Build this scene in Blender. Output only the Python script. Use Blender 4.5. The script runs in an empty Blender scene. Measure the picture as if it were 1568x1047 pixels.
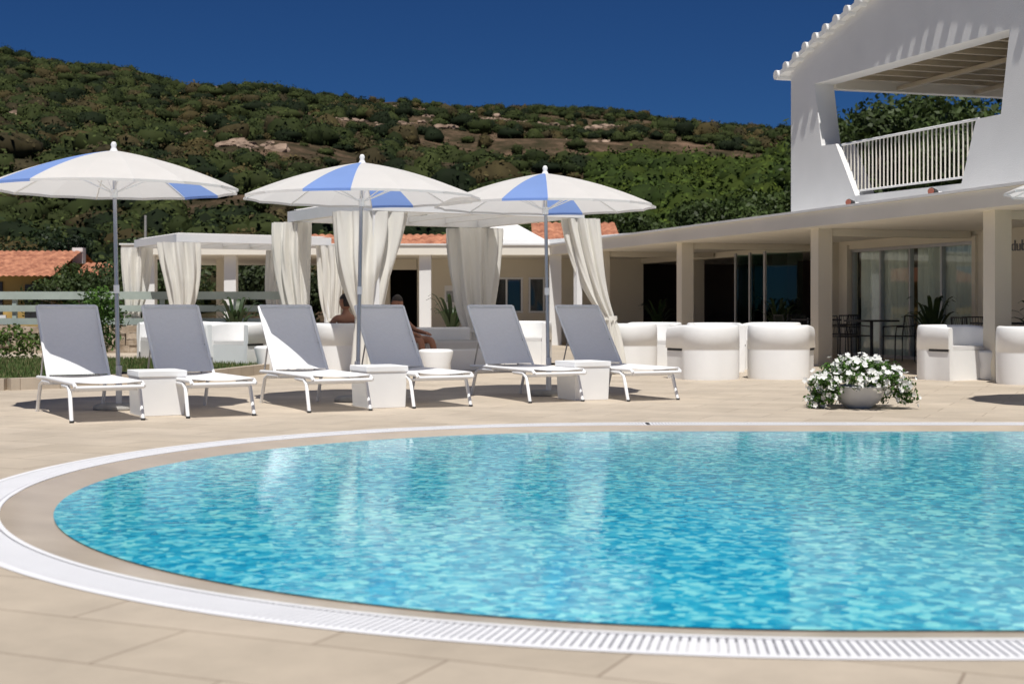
import bpy, bmesh, math, random
import numpy as np
from mathutils import Vector, Matrix, noise
random.seed(7); rng=np.random.default_rng(11)
scene=bpy.context.scene
COL=scene.collection
rad=math.radians

# ------------------------------------------------------------------ materials
def mat(name,col,rough=0.6,var=0.0,vscale=4.0,bump=0.0,bscale=40.0,spec=0.5,transl=0.0,metal=0.0,col2=None):
    m=bpy.data.materials.new(name); m.use_nodes=True
    nt=m.node_tree; N=nt.nodes; L=nt.links
    b=N['Principled BSDF']; out=N['Material Output']
    b.inputs['Base Color'].default_value=(*col,1); b.inputs['Roughness'].default_value=rough
    b.inputs['Specular IOR Level'].default_value=spec; b.inputs['Metallic'].default_value=metal
    tc=N.new('ShaderNodeTexCoord')
    if var>0 or col2:
        n=N.new('ShaderNodeTexNoise'); n.inputs['Scale'].default_value=vscale; n.inputs['Detail'].default_value=6
        L.new(tc.outputs['Object'],n.inputs['Vector'])
        r=N.new('ShaderNodeValToRGB'); r.color_ramp.elements[0].position=0.3; r.color_ramp.elements[1].position=0.7
        c0=tuple(c*(1-var) for c in col); c1=tuple(min(1,c*(1+var*0.6)) for c in (col2 or col))
        r.color_ramp.elements[0].color=(*c0,1); r.color_ramp.elements[1].color=(*c1,1)
        L.new(n.outputs['Fac'],r.inputs['Fac']); L.new(r.outputs['Color'],b.inputs['Base Color'])
    if bump>0:
        n2=N.new('ShaderNodeTexNoise'); n2.inputs['Scale'].default_value=bscale; n2.inputs['Detail'].default_value=4
        L.new(tc.outputs['Object'],n2.inputs['Vector'])
        bp=N.new('ShaderNodeBump'); bp.inputs['Strength'].default_value=bump; bp.inputs['Distance'].default_value=0.02
        L.new(n2.outputs['Fac'],bp.inputs['Height']); L.new(bp.outputs['Normal'],b.inputs['Normal'])
    if transl>0:
        t=N.new('ShaderNodeBsdfTranslucent'); t.inputs['Color'].default_value=(*col,1)
        mx=N.new('ShaderNodeMixShader'); mx.inputs[0].default_value=transl
        L.new(b.outputs[0],mx.inputs[1]); L.new(t.outputs[0],mx.inputs[2]); L.new(mx.outputs[0],out.inputs[0])
    return m
def leafmat(name,rough=0.55,transl=0.25,spec=0.25):
    m=bpy.data.materials.new(name); m.use_nodes=True
    nt=m.node_tree; N=nt.nodes; L=nt.links
    b=N['Principled BSDF']; out=N['Material Output']
    a=N.new('ShaderNodeAttribute'); a.attribute_name='Col'
    L.new(a.outputs['Color'],b.inputs['Base Color']); b.inputs['Roughness'].default_value=rough
    b.inputs['Specular IOR Level'].default_value=spec
    if transl>0:
        t=N.new('ShaderNodeBsdfTranslucent'); L.new(a.outputs['Color'],t.inputs['Color'])
        mx=N.new('ShaderNodeMixShader'); mx.inputs[0].default_value=transl
        L.new(b.outputs[0],mx.inputs[1]); L.new(t.outputs[0],mx.inputs[2]); L.new(mx.outputs[0],out.inputs[0])
    return m

M_white=mat('white_painted_metal',(0.82,0.82,0.82),0.35,0.03,8)
M_plaster=mat('white_plaster',(0.80,0.795,0.78),0.85,0.06,0.9,0.25,60)
M_cream=mat('cream_plaster',(0.74,0.68,0.56),0.85,0.06,0.8,0.25,60)
M_fascia=mat('cream_fascia',(0.85,0.80,0.70),0.8,0.06,0.7,0.15,40)
M_poly=mat('white_polyethylene',(0.86,0.86,0.85),0.4,0.03,3)
M_fabric_w=mat('white_canopy_fabric',(0.84,0.83,0.82),0.85,0.05,3,0.1,200,transl=0.5)
M_fabric_b=mat('blue_canopy_fabric',(0.26,0.41,0.84),0.85,0.06,3,0.1,200,transl=0.5)
M_sling=mat('sling_fabric',(0.86,0.86,0.87),0.8,0.03,30,0.15,400,transl=0.2)
M_curtain=mat('curtain_cloth',(0.90,0.88,0.82),0.9,0.03,2.5,0.12,120,transl=0.25)
M_steel=mat('brushed_steel',(0.5,0.5,0.52),0.35,0.05,10,metal=0.8)
M_dark=mat('dark_charcoal',(0.03,0.03,0.032),0.5,0.2,3)
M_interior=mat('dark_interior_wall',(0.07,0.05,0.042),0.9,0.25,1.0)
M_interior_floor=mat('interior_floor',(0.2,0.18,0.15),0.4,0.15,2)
M_conc=mat('concrete_base',(0.35,0.34,0.32),0.9,0.2,10,0.4,60)
M_wood=mat('bleached_wood',(0.5,0.42,0.30),0.8,0.15,3)
M_fence=mat('fence_paint',(0.36,0.42,0.38),0.7,0.15,3)
M_skin=mat('skin',(0.36,0.17,0.10),0.55,0.08,10)
M_hair=mat('dark_hair',(0.025,0.016,0.012),0.6,0.2,30)
M_black=mat('black_cloth',(0.02,0.02,0.025),0.9,0.1,20)
M_red=mat('red_cloth',(0.35,0.05,0.04),0.9,0.1,20)
M_bark=mat('bark',(0.12,0.085,0.06),0.9,0.3,8,0.6,30)
M_lamp=mat('red_lens',(0.35,0.12,0.08),0.3)
M_yellow=mat('ochre_plaster',(0.5,0.33,0.1),0.9,0.12,1)
M_stone=mat('dry_stone',(0.36,0.27,0.18),0.9,0.35,5,0.8,12,col2=(0.45,0.38,0.3))
M_rock=mat('rock',(0.22,0.145,0.10),0.95,0.35,0.6,0.8,3,col2=(0.32,0.23,0.17))
M_leaf=leafmat('leaves'); M_hleaf=leafmat('scrub_leaves',0.8,0.0,0.1)
M_tile=mat('terracotta_tile',(0.36,0.12,0.065),0.85,0.35,3.5,0.3,30,col2=(0.47,0.21,0.12))

def glassmat(name,col,rough=0.02):
    m=bpy.data.materials.new(name); m.use_nodes=True
    nt=m.node_tree;N=nt.nodes;L=nt.links
    N.remove(N['Principled BSDF'])
    g=N.new('ShaderNodeBsdfGlossy'); g.inputs['Roughness'].default_value=rough
    t=N.new('ShaderNodeBsdfTransparent'); t.inputs['Color'].default_value=(*col,1)
    lw=N.new('ShaderNodeLayerWeight'); lw.inputs['Blend'].default_value=0.5
    pw=N.new('ShaderNodeMath'); pw.operation='POWER'; pw.inputs[1].default_value=5; L.new(lw.outputs['Facing'],pw.inputs[0])
    ma=N.new('ShaderNodeMath'); ma.operation='MULTIPLY_ADD'; ma.inputs[1].default_value=0.9; ma.inputs[2].default_value=0.045; L.new(pw.outputs[0],ma.inputs[0])
    mx=N.new('ShaderNodeMixShader')
    L.new(ma.outputs[0],mx.inputs[0]); L.new(t.outputs[0],mx.inputs[1]); L.new(g.outputs[0],mx.inputs[2])
    L.new(mx.outputs[0],N['Material Output'].inputs[0]); return m
M_glass=glassmat('window_glass',(0.94,0.97,0.95))
M_glass_g=glassmat('green_glass',(0.5,0.65,0.6))

def paving():
    m=bpy.data.materials.new('stone_paving'); m.use_nodes=True
    nt=m.node_tree;N=nt.nodes;L=nt.links;b=N['Principled BSDF']
    tc=N.new('ShaderNodeTexCoord'); mp=N.new('ShaderNodeMapping'); mp.inputs['Rotation'].default_value=(0,0,rad(24))
    L.new(tc.outputs['Object'],mp.inputs['Vector'])
    br=N.new('ShaderNodeTexBrick'); br.inputs['Scale'].default_value=1.0
    br.inputs['Brick Width'].default_value=0.9; br.inputs['Row Height'].default_value=0.45
    br.inputs['Mortar Size'].default_value=0.005; br.inputs['Mortar Smooth'].default_value=0.3
    br.inputs['Color1'].default_value=(0.51,0.435,0.345,1); br.inputs['Color2'].default_value=(0.455,0.385,0.30,1)
    br.inputs['Mortar'].default_value=(0.28,0.22,0.165,1); L.new(mp.outputs[0],br.inputs['Vector'])
    n=N.new('ShaderNodeTexNoise'); n.inputs['Scale'].default_value=1.3; n.inputs['Detail'].default_value=9; n.inputs['Roughness'].default_value=0.7
    L.new(tc.outputs['Object'],n.inputs['Vector'])
    r=N.new('ShaderNodeMapRange'); r.inputs['From Min'].default_value=0.3; r.inputs['From Max'].default_value=0.7
    r.inputs['To Min'].default_value=0.82; r.inputs['To Max'].default_value=1.13
    L.new(n.outputs['Fac'],r.inputs['Value'])
    mx=N.new('ShaderNodeMixRGB'); mx.blend_type='MULTIPLY'; mx.inputs[0].default_value=1
    L.new(br.outputs['Color'],mx.inputs[1]); L.new(r.outputs[0],mx.inputs[2]); L.new(mx.outputs[0],b.inputs['Base Color'])
    n2=N.new('ShaderNodeTexNoise'); n2.inputs['Scale'].default_value=60; L.new(tc.outputs['Object'],n2.inputs['Vector'])
    ad=N.new('ShaderNodeMath'); ad.operation='MULTIPLY_ADD'; ad.inputs[1].default_value=-2.0
    L.new(br.outputs['Fac'],ad.inputs[0]); L.new(n2.outputs['Fac'],ad.inputs[2])
    bp=N.new('ShaderNodeBump'); bp.inputs['Strength'].default_value=0.25; bp.inputs['Distance'].default_value=0.004
    L.new(ad.outputs[0],bp.inputs['Height']); L.new(bp.outputs[0],b.inputs['Normal'])
    b.inputs['Roughness'].default_value=0.7
    return m
M_pave=paving()
M_coping=mat('wet_stone_coping',(0.54,0.45,0.35),0.22,0.12,2.5,0.05,60)
M_grate=mat('white_overflow_grating',(0.82,0.82,0.84),0.5,0.03,4)
M_channel=mat('grating_channel',(0.66,0.66,0.69),0.7)

def watermat():
    m=bpy.data.materials.new('pool_water'); m.use_nodes=True
    nt=m.node_tree;N=nt.nodes;L=nt.links;b=N['Principled BSDF']
    tc=N.new('ShaderNodeTexCoord')
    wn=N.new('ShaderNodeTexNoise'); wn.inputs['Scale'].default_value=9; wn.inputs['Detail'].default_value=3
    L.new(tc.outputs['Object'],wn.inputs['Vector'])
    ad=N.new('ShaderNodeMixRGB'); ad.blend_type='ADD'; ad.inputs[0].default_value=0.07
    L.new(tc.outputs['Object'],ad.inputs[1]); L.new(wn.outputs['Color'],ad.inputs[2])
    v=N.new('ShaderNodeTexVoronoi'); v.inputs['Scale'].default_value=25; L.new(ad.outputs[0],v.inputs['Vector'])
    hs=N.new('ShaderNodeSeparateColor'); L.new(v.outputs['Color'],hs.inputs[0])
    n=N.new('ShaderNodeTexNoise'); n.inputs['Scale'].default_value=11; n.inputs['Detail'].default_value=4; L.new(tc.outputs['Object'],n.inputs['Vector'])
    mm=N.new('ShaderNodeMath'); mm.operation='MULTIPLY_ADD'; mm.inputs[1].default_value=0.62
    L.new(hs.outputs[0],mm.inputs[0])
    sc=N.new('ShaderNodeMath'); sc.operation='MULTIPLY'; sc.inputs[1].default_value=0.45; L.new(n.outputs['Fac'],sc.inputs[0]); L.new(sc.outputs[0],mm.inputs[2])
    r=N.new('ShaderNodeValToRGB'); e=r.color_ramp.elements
    e[0].position=0.22; e[0].color=(0.004,0.27,0.44,1); e[1].position=0.84; e[1].color=(0.24,0.74,0.76,1)  # pale speckle imitates caustic light, painted into the opaque water colour
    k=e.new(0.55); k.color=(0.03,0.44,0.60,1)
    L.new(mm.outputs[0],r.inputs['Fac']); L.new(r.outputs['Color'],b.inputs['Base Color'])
    b.inputs['Roughness'].default_value=0.02; b.inputs['IOR'].default_value=1.36
    b1=N.new('ShaderNodeTexNoise'); b1.inputs['Scale'].default_value=13; b1.inputs['Detail'].default_value=3; b1.inputs['Roughness'].default_value=0.55
    b2=N.new('ShaderNodeTexNoise'); b2.inputs['Scale'].default_value=3.0; b2.inputs['Detail'].default_value=2
    for q in (b1,b2): L.new(tc.outputs['Object'],q.inputs['Vector'])
    mu=N.new('ShaderNodeMath'); mu.operation='MULTIPLY_ADD'; mu.inputs[1].default_value=0.7
    L.new(b2.outputs['Fac'],mu.inputs[0]); L.new(b1.outputs['Fac'],mu.inputs[2])
    bp=N.new('ShaderNodeBump'); bp.inputs['Strength'].default_value=1.0; bp.inputs['Distance'].default_value=0.0020
    L.new(mu.outputs[0],bp.inputs['Height']); L.new(bp.outputs[0],b.inputs['Normal'])
    return m
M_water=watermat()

def soilmat(name,cols,scale,pos=(0.35,0.52,0.72)):
    m=bpy.data.materials.new(name); m.use_nodes=True
    nt=m.node_tree;N=nt.nodes;L=nt.links;b=N['Principled BSDF']
    tc=N.new('ShaderNodeTexCoord'); n=N.new('ShaderNodeTexNoise'); n.inputs['Scale'].default_value=scale; n.inputs['Detail'].default_value=12; n.inputs['Roughness'].default_value=0.75
    L.new(tc.outputs['Object'],n.inputs['Vector'])
    r=N.new('ShaderNodeValToRGB'); e=r.color_ramp.elements
    e[0].position=pos[0];e[0].color=(*cols[0],1);e[1].position=pos[2];e[1].color=(*cols[2],1)
    k=e.new(pos[1]);k.color=(*cols[1],1)
    L.new(n.outputs['Fac'],r.inputs['Fac']);L.new(r.outputs['Color'],b.inputs['Base Color']);b.inputs['Roughness'].default_value=0.95
    b.inputs['Specular IOR Level'].default_value=0.1
    bp=N.new('ShaderNodeBump'); bp.inputs['Strength'].default_value=1.0; bp.inputs['Distance'].default_value=1.2
    L.new(n.outputs['Fac'],bp.inputs['Height']);L.new(bp.outputs[0],b.inputs['Normal'])
    return m
M_soil=soilmat('hill_soil',[(0.028,0.030,0.013),(0.075,0.055,0.032),(0.21,0.135,0.09)],0.16,(0.38,0.50,0.66))
M_lawn=mat('lawn_grass',(0.06,0.10,0.02),0.9,0.4,6,0.6,60)

# ------------------------------------------------------------------ builder
class B:
    def __init__(s): s.v=[];s.f=[];s.m=[];s.sm=[];s.mats=[]
    def mi(s,m):
        if m not in s.mats: s.mats.append(m)
        return s.mats.index(m)
    def add(s,vs,fs,m,smooth=False):
        o=len(s.v); s.v+= [tuple(v) for v in vs]; k=s.mi(m)
        for f in fs: s.f.append([o+i for i in f]); s.m.append(k); s.sm.append(smooth)
    def box(s,c,size,m,rot=0.0,mtx=None):
        x,y,z=[d/2 for d in size]
        vs=[Vector((a*x,b*y,cc*z)) for a in(-1,1) for b in(-1,1) for cc in(-1,1)]
        R=mtx if mtx is not None else Matrix.Rotation(rot,3,'Z')
        vs=[R@v+Vector(c) for v in vs]
        s.add(vs,[(0,1,3,2),(4,6,7,5),(0,4,5,1),(2,3,7,6),(0,2,6,4),(1,5,7,3)],m)
    def prism(s,poly,z0,z1,m):
        n=len(poly)
        vs=[(p[0],p[1],z0) for p in poly]+[(p[0],p[1],z1) for p in poly]
        s.add(vs,[list(range(n))[::-1],list(range(n,2*n))]+[(i,(i+1)%n,n+(i+1)%n,n+i) for i in range(n)],m)
    def tube(s,path,r,m,seg=8,caps=True):
        path=[Vector(p) for p in path]; n=len(path)
        rs=r if isinstance(r,(list,tuple)) else [r]*n
        vs=[];fs=[]
        up=Vector((0,0,1))
        for i,p in enumerate(path):
            d=(path[min(i+1,n-1)]-path[max(i-1,0)]).normalized()
            a=d.cross(up)
            if a.length<0.05: a=d.cross(Vector((1,0,0)))
            a.normalize(); b=d.cross(a)
            if i>0 and a.dot(pa)<0: a=-a;b=-b
            pa=a
            for k in range(seg):
                t=2*math.pi*k/seg; vs.append(p+(a*math.cos(t)+b*math.sin(t))*rs[i])
        for i in range(n-1):
            for k in range(seg):
                fs.append((i*seg+k,i*seg+(k+1)%seg,(i+1)*seg+(k+1)%seg,(i+1)*seg+k))
        s.add(vs,fs,m,True)
        if caps: s.add(vs[:seg],[list(range(seg))[::-1]],m); s.add(vs[-seg:],[list(range(seg))],m)
    def lathe(s,prof,c,m,seg=32,smooth=True):
        vs=[];fs=[]
        for (r,z) in prof:
            for k in range(seg):
                t=2*math.pi*k/seg; vs.append((c[0]+r*math.cos(t),c[1]+r*math.sin(t),c[2]+z))
        for i in range(len(prof)-1):
            for k in range(seg): fs.append((i*seg+k,i*seg+(k+1)%seg,(i+1)*seg+(k+1)%seg,(i+1)*seg+k))
        s.add(vs,fs,m,smooth)
    def grid(s,pts,m,smooth=True,closed=False):
        r=len(pts);c=len(pts[0]); vs=[p for row in pts for p in row]; fs=[]
        for i in range(r-1):
            for j in range(c if closed else c-1):
                fs.append((i*c+j,i*c+(j+1)%c,(i+1)*c+(j+1)%c,(i+1)*c+j))
        s.add(vs,fs,m,smooth)
    def obj(s,name,loc=(0,0,0),rot=0.0,parent=None,bevel=0.0):
        me=bpy.data.meshes.new(name); me.from_pydata(s.v,[],s.f)
        for m in s.mats: me.materials.append(m)
        me.polygons.foreach_set('material_index',s.m); me.polygons.foreach_set('use_smooth',s.sm); me.update()
        o=bpy.data.objects.new(name,me); COL.objects.link(o); o.location=loc; o.rotation_euler=(0,0,rot)
        if parent: o.parent=parent
        if bevel>0:
            b=o.modifiers.new('Bevel','BEVEL'); b.width=bevel; b.segments=3; b.limit_method='ANGLE'; b.angle_limit=rad(35)
        return o
def empty(name,loc=(0,0,0),rot=0):
    o=bpy.data.objects.new(name,None); COL.objects.link(o); o.location=loc; o.rotation_euler=(0,0,rot); return o
def link_copy(o,name,loc,rot):
    c=bpy.data.objects.new(name,o.data); COL.objects.link(c); c.location=loc; c.rotation_euler=(0,0,rot)
    for md in o.modifiers:
        if md.type=='BEVEL':
            b=c.modifiers.new('Bevel','BEVEL'); b.width=md.width; b.segments=3; b.limit_method='ANGLE'; b.angle_limit=md.angle_limit
    return c
def npmesh(name,V,F4,C,mat_,parent=None):
    k=F4.shape[1]; me=bpy.data.meshes.new(name); me.vertices.add(len(V)); me.vertices.foreach_set('co',V.astype(np.float32).ravel())
    me.loops.add(F4.size); me.loops.foreach_set('vertex_index',F4.astype(np.int32).ravel())
    me.polygons.add(len(F4)); me.polygons.foreach_set('loop_start',np.arange(len(F4),dtype=np.int32)*k)
    me.update(calc_edges=True)
    at=me.color_attributes.new('Col','FLOAT_COLOR','POINT')
    at.data.foreach_set('color',np.concatenate([C,np.ones((len(C),1))],axis=1).astype(np.float32).ravel())
    me.materials.append(mat_); o=bpy.data.objects.new(name,me); COL.objects.link(o)
    if parent: o.parent=parent
    return o
def foliage(name,cen,radii,cols,nleaf,leaf,mat_,parent=None,shell=0.6,upbias=0.35,lump=0.25,aspect=1.0,colvar=0.35,core=False):
    cen=np.asarray(cen,float);radii=np.asarray(radii,float);cols=np.asarray(cols,float);n=len(cen)
    leaf=np.broadcast_to(np.asarray(leaf,float),(n,))
    d=rng.normal(size=(n,nleaf,3)); d[:,:,2]+=upbias; d/=np.linalg.norm(d,axis=2,keepdims=True)
    ph=rng.uniform(0,6.28,(n,1,3)); fr=rng.uniform(2.5,5,(n,1,3))
    lumpf=lambda q:1+lump*np.sin(q*fr+ph).sum(axis=2,keepdims=True)/1.5
    rr=(shell+(1-shell)*rng.random((n,nleaf,1))**0.6)*lumpf(d)
    p=cen[:,None,:]+d*rr*radii[:,None,:]
    nrm=d+rng.normal(size=d.shape)*0.55; nrm/=np.linalg.norm(nrm,axis=2,keepdims=True)
    a=np.cross(nrm,rng.normal(size=d.shape)); a/=np.linalg.norm(a,axis=2,keepdims=True)+1e-9
    b=np.cross(nrm,a)
    sz=leaf[:,None,None]*(0.45+1.0*rng.random((n,nleaf,1)))
    a=a*sz;b=b*sz*aspect
    V=np.stack([p-a*0.6,p-b*0.32+a*0.1,p+a*0.55,p+b*0.38+a*0.05],axis=2).reshape(-1,3)
    nf=n*nleaf
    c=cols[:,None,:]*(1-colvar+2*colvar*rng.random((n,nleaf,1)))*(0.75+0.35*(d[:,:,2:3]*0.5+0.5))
    o=npmesh(name,V,np.arange(nf*4).reshape(-1,4),np.repeat(c.reshape(-1,3),4,axis=0),mat_,parent)
    if core:
        bm=bmesh.new(); bmesh.ops.create_icosphere(bm,subdivisions=2,radius=1.0)
        u=np.array([v.co[:] for v in bm.verts]); F=np.array([[v.index for v in f.verts] for f in bm.faces]); bm.free()
        U=np.broadcast_to(u[None],(n,len(u),3))
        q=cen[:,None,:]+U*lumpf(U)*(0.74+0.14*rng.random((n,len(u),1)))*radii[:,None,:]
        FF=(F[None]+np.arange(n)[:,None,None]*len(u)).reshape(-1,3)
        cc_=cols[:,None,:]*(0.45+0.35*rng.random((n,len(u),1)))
        npmesh(name+'_inner',q.reshape(-1,3),FF,cc_.reshape(-1,3),mat_,o)
    return o

# ------------------------------------------------------------------ pool
CX,CY,R0,XE=1.15,8.1,3.56,13.0
def ringN(off):
    base=[]; r=R0+off
    for i in range(121):
        a=math.pi/2+math.pi*i/120; base.append((CX+r*math.cos(a),CY+r*math.sin(a)))
    for i in range(1,40): base.append((CX+(XE-CX)*i/40,CY-r))
    for i in range(41):
        a=-math.pi/2+math.pi*i/40; base.append((XE+r*math.cos(a),CY+r*math.sin(a)))
    for i in range(1,40): base.append((XE+(CX-XE)*i/40,CY+r))
    return base
def band(o0,z0,o1,z1,m,bld):
    a=ringN(o0);b=ringN(o1)
    bld.grid([[(p[0],p[1],z0) for p in a],[(p[0],p[1],z1) for p in b]],m,False,True)
pool=empty('swimming_pool')
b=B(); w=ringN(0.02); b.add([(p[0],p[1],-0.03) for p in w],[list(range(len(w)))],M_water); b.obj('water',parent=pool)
b=B(); band(-0.02,-0.07,0.02,-0.035,M_coping,b); band(0.02,-0.035,0.27,-0.002,M_coping,b); b.obj('coping',parent=pool)
b=B(); band(0.27,-0.0,0.27,-0.014,M_channel,b); band(0.27,-0.014,0.52,-0.014,M_channel,b); band(0.52,-0.014,0.52,0.003,M_grate,b)
band(0.49,0.003,0.53,0.003,M_grate,b); band(0.27,0.003,0.295,0.003,M_grate,b)
def slat(x,y,nx,ny):
    b.box((x+nx*0.095,y+ny*0.095,-0.003),(0.19,0.020,0.010),M_grate,math.atan2(ny,nx))
n=int(math.pi*3.95/0.028)
for i in range(n):
    a=math.pi/2+math.pi*i/n; slat(CX+3.86*math.cos(a),CY+3.86*math.sin(a),math.cos(a),math.sin(a))
x=CX
while x<9: slat(x,CY-3.86,0,-1); slat(x,CY+3.86,0,1); x+=0.028
b.obj('overflow_grating',parent=pool)
b=B(); band(-0.02,-0.07,-0.02,-1.4,M_channel,b); b.add([(p[0],p[1],-1.4) for p in ringN(-0.02)],[list(range(len(w)))],M_channel); b.obj('basin',parent=pool)

def deck():
    bm=bmesh.new()
    outer=[(-45,-6),(40,-6),(40,48),(-45,48)]
    vo=[bm.verts.new((x,y,0)) for x,y in outer]; vi=[bm.verts.new((x,y,0)) for x,y in ringN(0.525)]
    es=[bm.edges.new((vo[i],vo[(i+1)%4])) for i in range(4)]+[bm.edges.new((vi[i],vi[(i+1)%len(vi)])) for i in range(len(vi))]
    bmesh.ops.triangle_fill(bm,use_beauty=True,use_dissolve=False,edges=es,normal=(0,0,1))
    me=bpy.data.meshes.new('paved_deck'); bm.to_mesh(me); bm.free(); me.materials.append(M_pave)
    o=bpy.data.objects.new('paved_deck',me); COL.objects.link(o)
deck()

# ------------------------------------------------------------------ terrain
SX=[-1400,-600,-200,0,60,160,270,400,520,620,700,850,950,1100,1200,1300,1568,2200,3000]
SY=[200,110,72,82,94,112,140,138,150,156,166,172,176,191,199,206,232,290,330]
def ridge(u):
    px=u*2178+784; return (468-np.interp(px,SX,SY))/2178
def hz(x,y):
    if y<55: return -0.06
    u=x/y; D=335+25*math.sin(u*14+1)+12*math.sin(u*37); Z=1+float(ridge(u))*D
    t=(y-60)/(D-60)
    nz=noise.noise(Vector((x*0.018,y*0.018,3)))*8+noise.noise(Vector((x*0.06,y*0.06,9)))*3
    if t<=0: z=-0.06
    elif t<1: z=Z*t**1.03+nz*min(1,t*3)*(1-t)**0.35*0.9-0.06
    else: z=Z-(y-D)*0.22
    k=math.exp(-(((u-0.285)/0.075)**2)-(((y-105)/22)**2))
    return z+7.0*k
ys=np.concatenate([[-200,-60,-20,48,52,56],np.linspace(60,420,150),[460,520,700,1100,2500,6000]])
us=np.linspace(-0.75,0.75,190)
b=B(); pts=[]
for y in ys:
    if y<56: pts.append([((-1+2*i/189)*(500),y,-0.06) for i in range(190)])
    else: pts.append([(u*y*(1 if y<500 else 1+(y-500)/1500),y,(hz(u*y,y) if y<=420 else max(-5,hz(u*420,420)-(y-420)*0.3))) for u in us])
b.grid(pts,M_soil); b.obj('hillside_terrain')

patches=[(-24,232,10),(-28.5,152,5.0),(-5.8,182,6.5),(20,290,10),(-19,300,12),(6,178,6),(36,300,10),(-62,300,8),(-12,250,9),(12,240,7),(-44,200,5),(-55,165,4),(2,285,9)]
cen=[];rr=[];cc=[]
for _ in range(23000):
    u=random.uniform(-0.46,0.46); y=math.sqrt(random.uniform(66**2,372**2)); x=u*y
    d=noise.noise(Vector((x*0.03,y*0.03,0)))+0.8*noise.noise(Vector((x*0.11,y*0.11,5)))
    p=0.44+0.9*d+(0.22 if u<-0.22 else 0)
    if y<125: p+=0.25
    for (px,py,pr) in patches:
        if ((x-px)**2+((y-py)*0.6)**2)<pr*pr: p-=0.65
    big = (u>0.06 and y<160)
    if big: p=0.7
    if random.random()>p: continue
    r=random.choice([0.5,0.6,0.8,0.9,1.1,1.3,1.6,2.1])*random.uniform(0.8,1.15)
    if y>310: r=min(r,1.3)
    if big: r=random.uniform(1.2,2.5)
    if y<95: r=random.uniform(1.0,2.0)
    g=random.random()
    c=(0.026+0.032*g,0.038+0.035*g,0.011+0.010*g)
    if random.random()<0.25: c=(0.060+0.03*g,0.050+0.02*g,0.026)
    if random.random()<0.25: c=(0.015,0.024,0.009)
    if big: c=(0.034+0.026*g,0.056+0.028*g,0.012)
    cen.append((x,y,hz(x,y)+r*0.25)); rr.append((r*random.uniform(0.9,1.3),r*random.uniform(0.9,1.3),r*random.uniform(0.65,0.95))); cc.append(c)
rr=np.array(rr)
print('shrubs',len(cen))
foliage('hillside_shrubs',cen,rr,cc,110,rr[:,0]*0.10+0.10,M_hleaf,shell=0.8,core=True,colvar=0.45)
b=B()
for (px,py,pr) in patches:
    for _ in range(int(pr*4)):
        x=px+random.gauss(0,pr*0.55); y=py+random.gauss(0,pr*0.8); s=random.choice([0.3,0.4,0.6,0.9])*random.uniform(.7,1.2)
        bm=bmesh.new(); bmesh.ops.create_icosphere(bm,subdivisions=2,radius=s)
        o=Vector((random.random()*50,0,0))
        for v in bm.verts: v.co*=1+0.7*noise.noise(v.co/s*1.6+o); v.co.z*=0.6
        z=hz(x,y)
        b.add([(v.co.x*1.3+x,v.co.y+y,v.co.z+z) for v in bm.verts],[[v.index for v in f.verts] for f in bm.faces],M_rock); bm.free()
b.obj('hillside_rocks')

# ------------------------------------------------------------------ trees
def tree(name,x,y,h,r,col,z0=-0.05,nb=14):
    e=empty(name,(x,y,z0))
    b=B(); b.tube([(0,0,0),(0.1,0.05,h*0.3),(0.0,0.1,h*0.6),(0.1,0,h*0.85)],[0.16*h/5,0.12*h/5,0.08*h/5,0.03],M_bark)
    for k in range(7):
        a=k*0.9+random.random(); z=h*random.uniform(0.25,0.6)
        b.tube([(0.05,0.05,z),(math.cos(a)*r*0.4,math.sin(a)*r*0.4,z+h*0.15),(math.cos(a)*r*0.75,math.sin(a)*r*0.75,z+h*0.22)],[0.06*h/5,0.04*h/5,0.015],M_bark)
    b.obj('trunk',parent=e)
    C=[];R=[];K=[]
    for k in range(nb):
        a=random.uniform(0,6.28); q=r*math.sqrt(random.random())*0.8; z=random.uniform(0.3,0.92)*h
        f=1-0.5*abs(z/h-0.55)
        C.append((q*f*math.cos(a),q*f*math.sin(a),z)); s=r*random.uniform(0.3,0.5); R.append((s,s,s*0.8)); g=random.uniform(0.75,1.3)
        K.append(tuple(c*g for c in col))
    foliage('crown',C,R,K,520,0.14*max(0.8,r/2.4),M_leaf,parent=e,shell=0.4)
    return e
tree('olive_tree',-15.4,50,2.3,1.7,(0.05,0.075,0.02))
tree('olive_tree',-13.4,50,2.9,2.2,(0.04,0.065,0.02))
tree('olive_tree',-11.6,48,2.6,2.0,(0.05,0.07,0.025))
tree('oak_tree',-24,68,4.3,2.6,(0.03,0.05,0.018))
tree('pine_tree',-20.8,67,5.0,1.4,(0.02,0.035,0.015))
tree('olive_tree',-9.0,56,3.2,2.6,(0.04,0.055,0.02))
tree('olive_tree',-5.8,60,3.4,2.8,(0.04,0.06,0.022))
for i,(x,y,h,r) in enumerate([(9,60,5.4,3.2),(13,64,6.6,3.6),(6,66,5.2,3.4),(17.5,68,10.4,4.5),(22,74,12.4,5),(27,80,13,5),(3,70,5.0,3.2),(19,58,8.0,3.5)]):
    tree('oak_tree',x,y,h,r,(0.05,0.075,0.02),nb=22)

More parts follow.
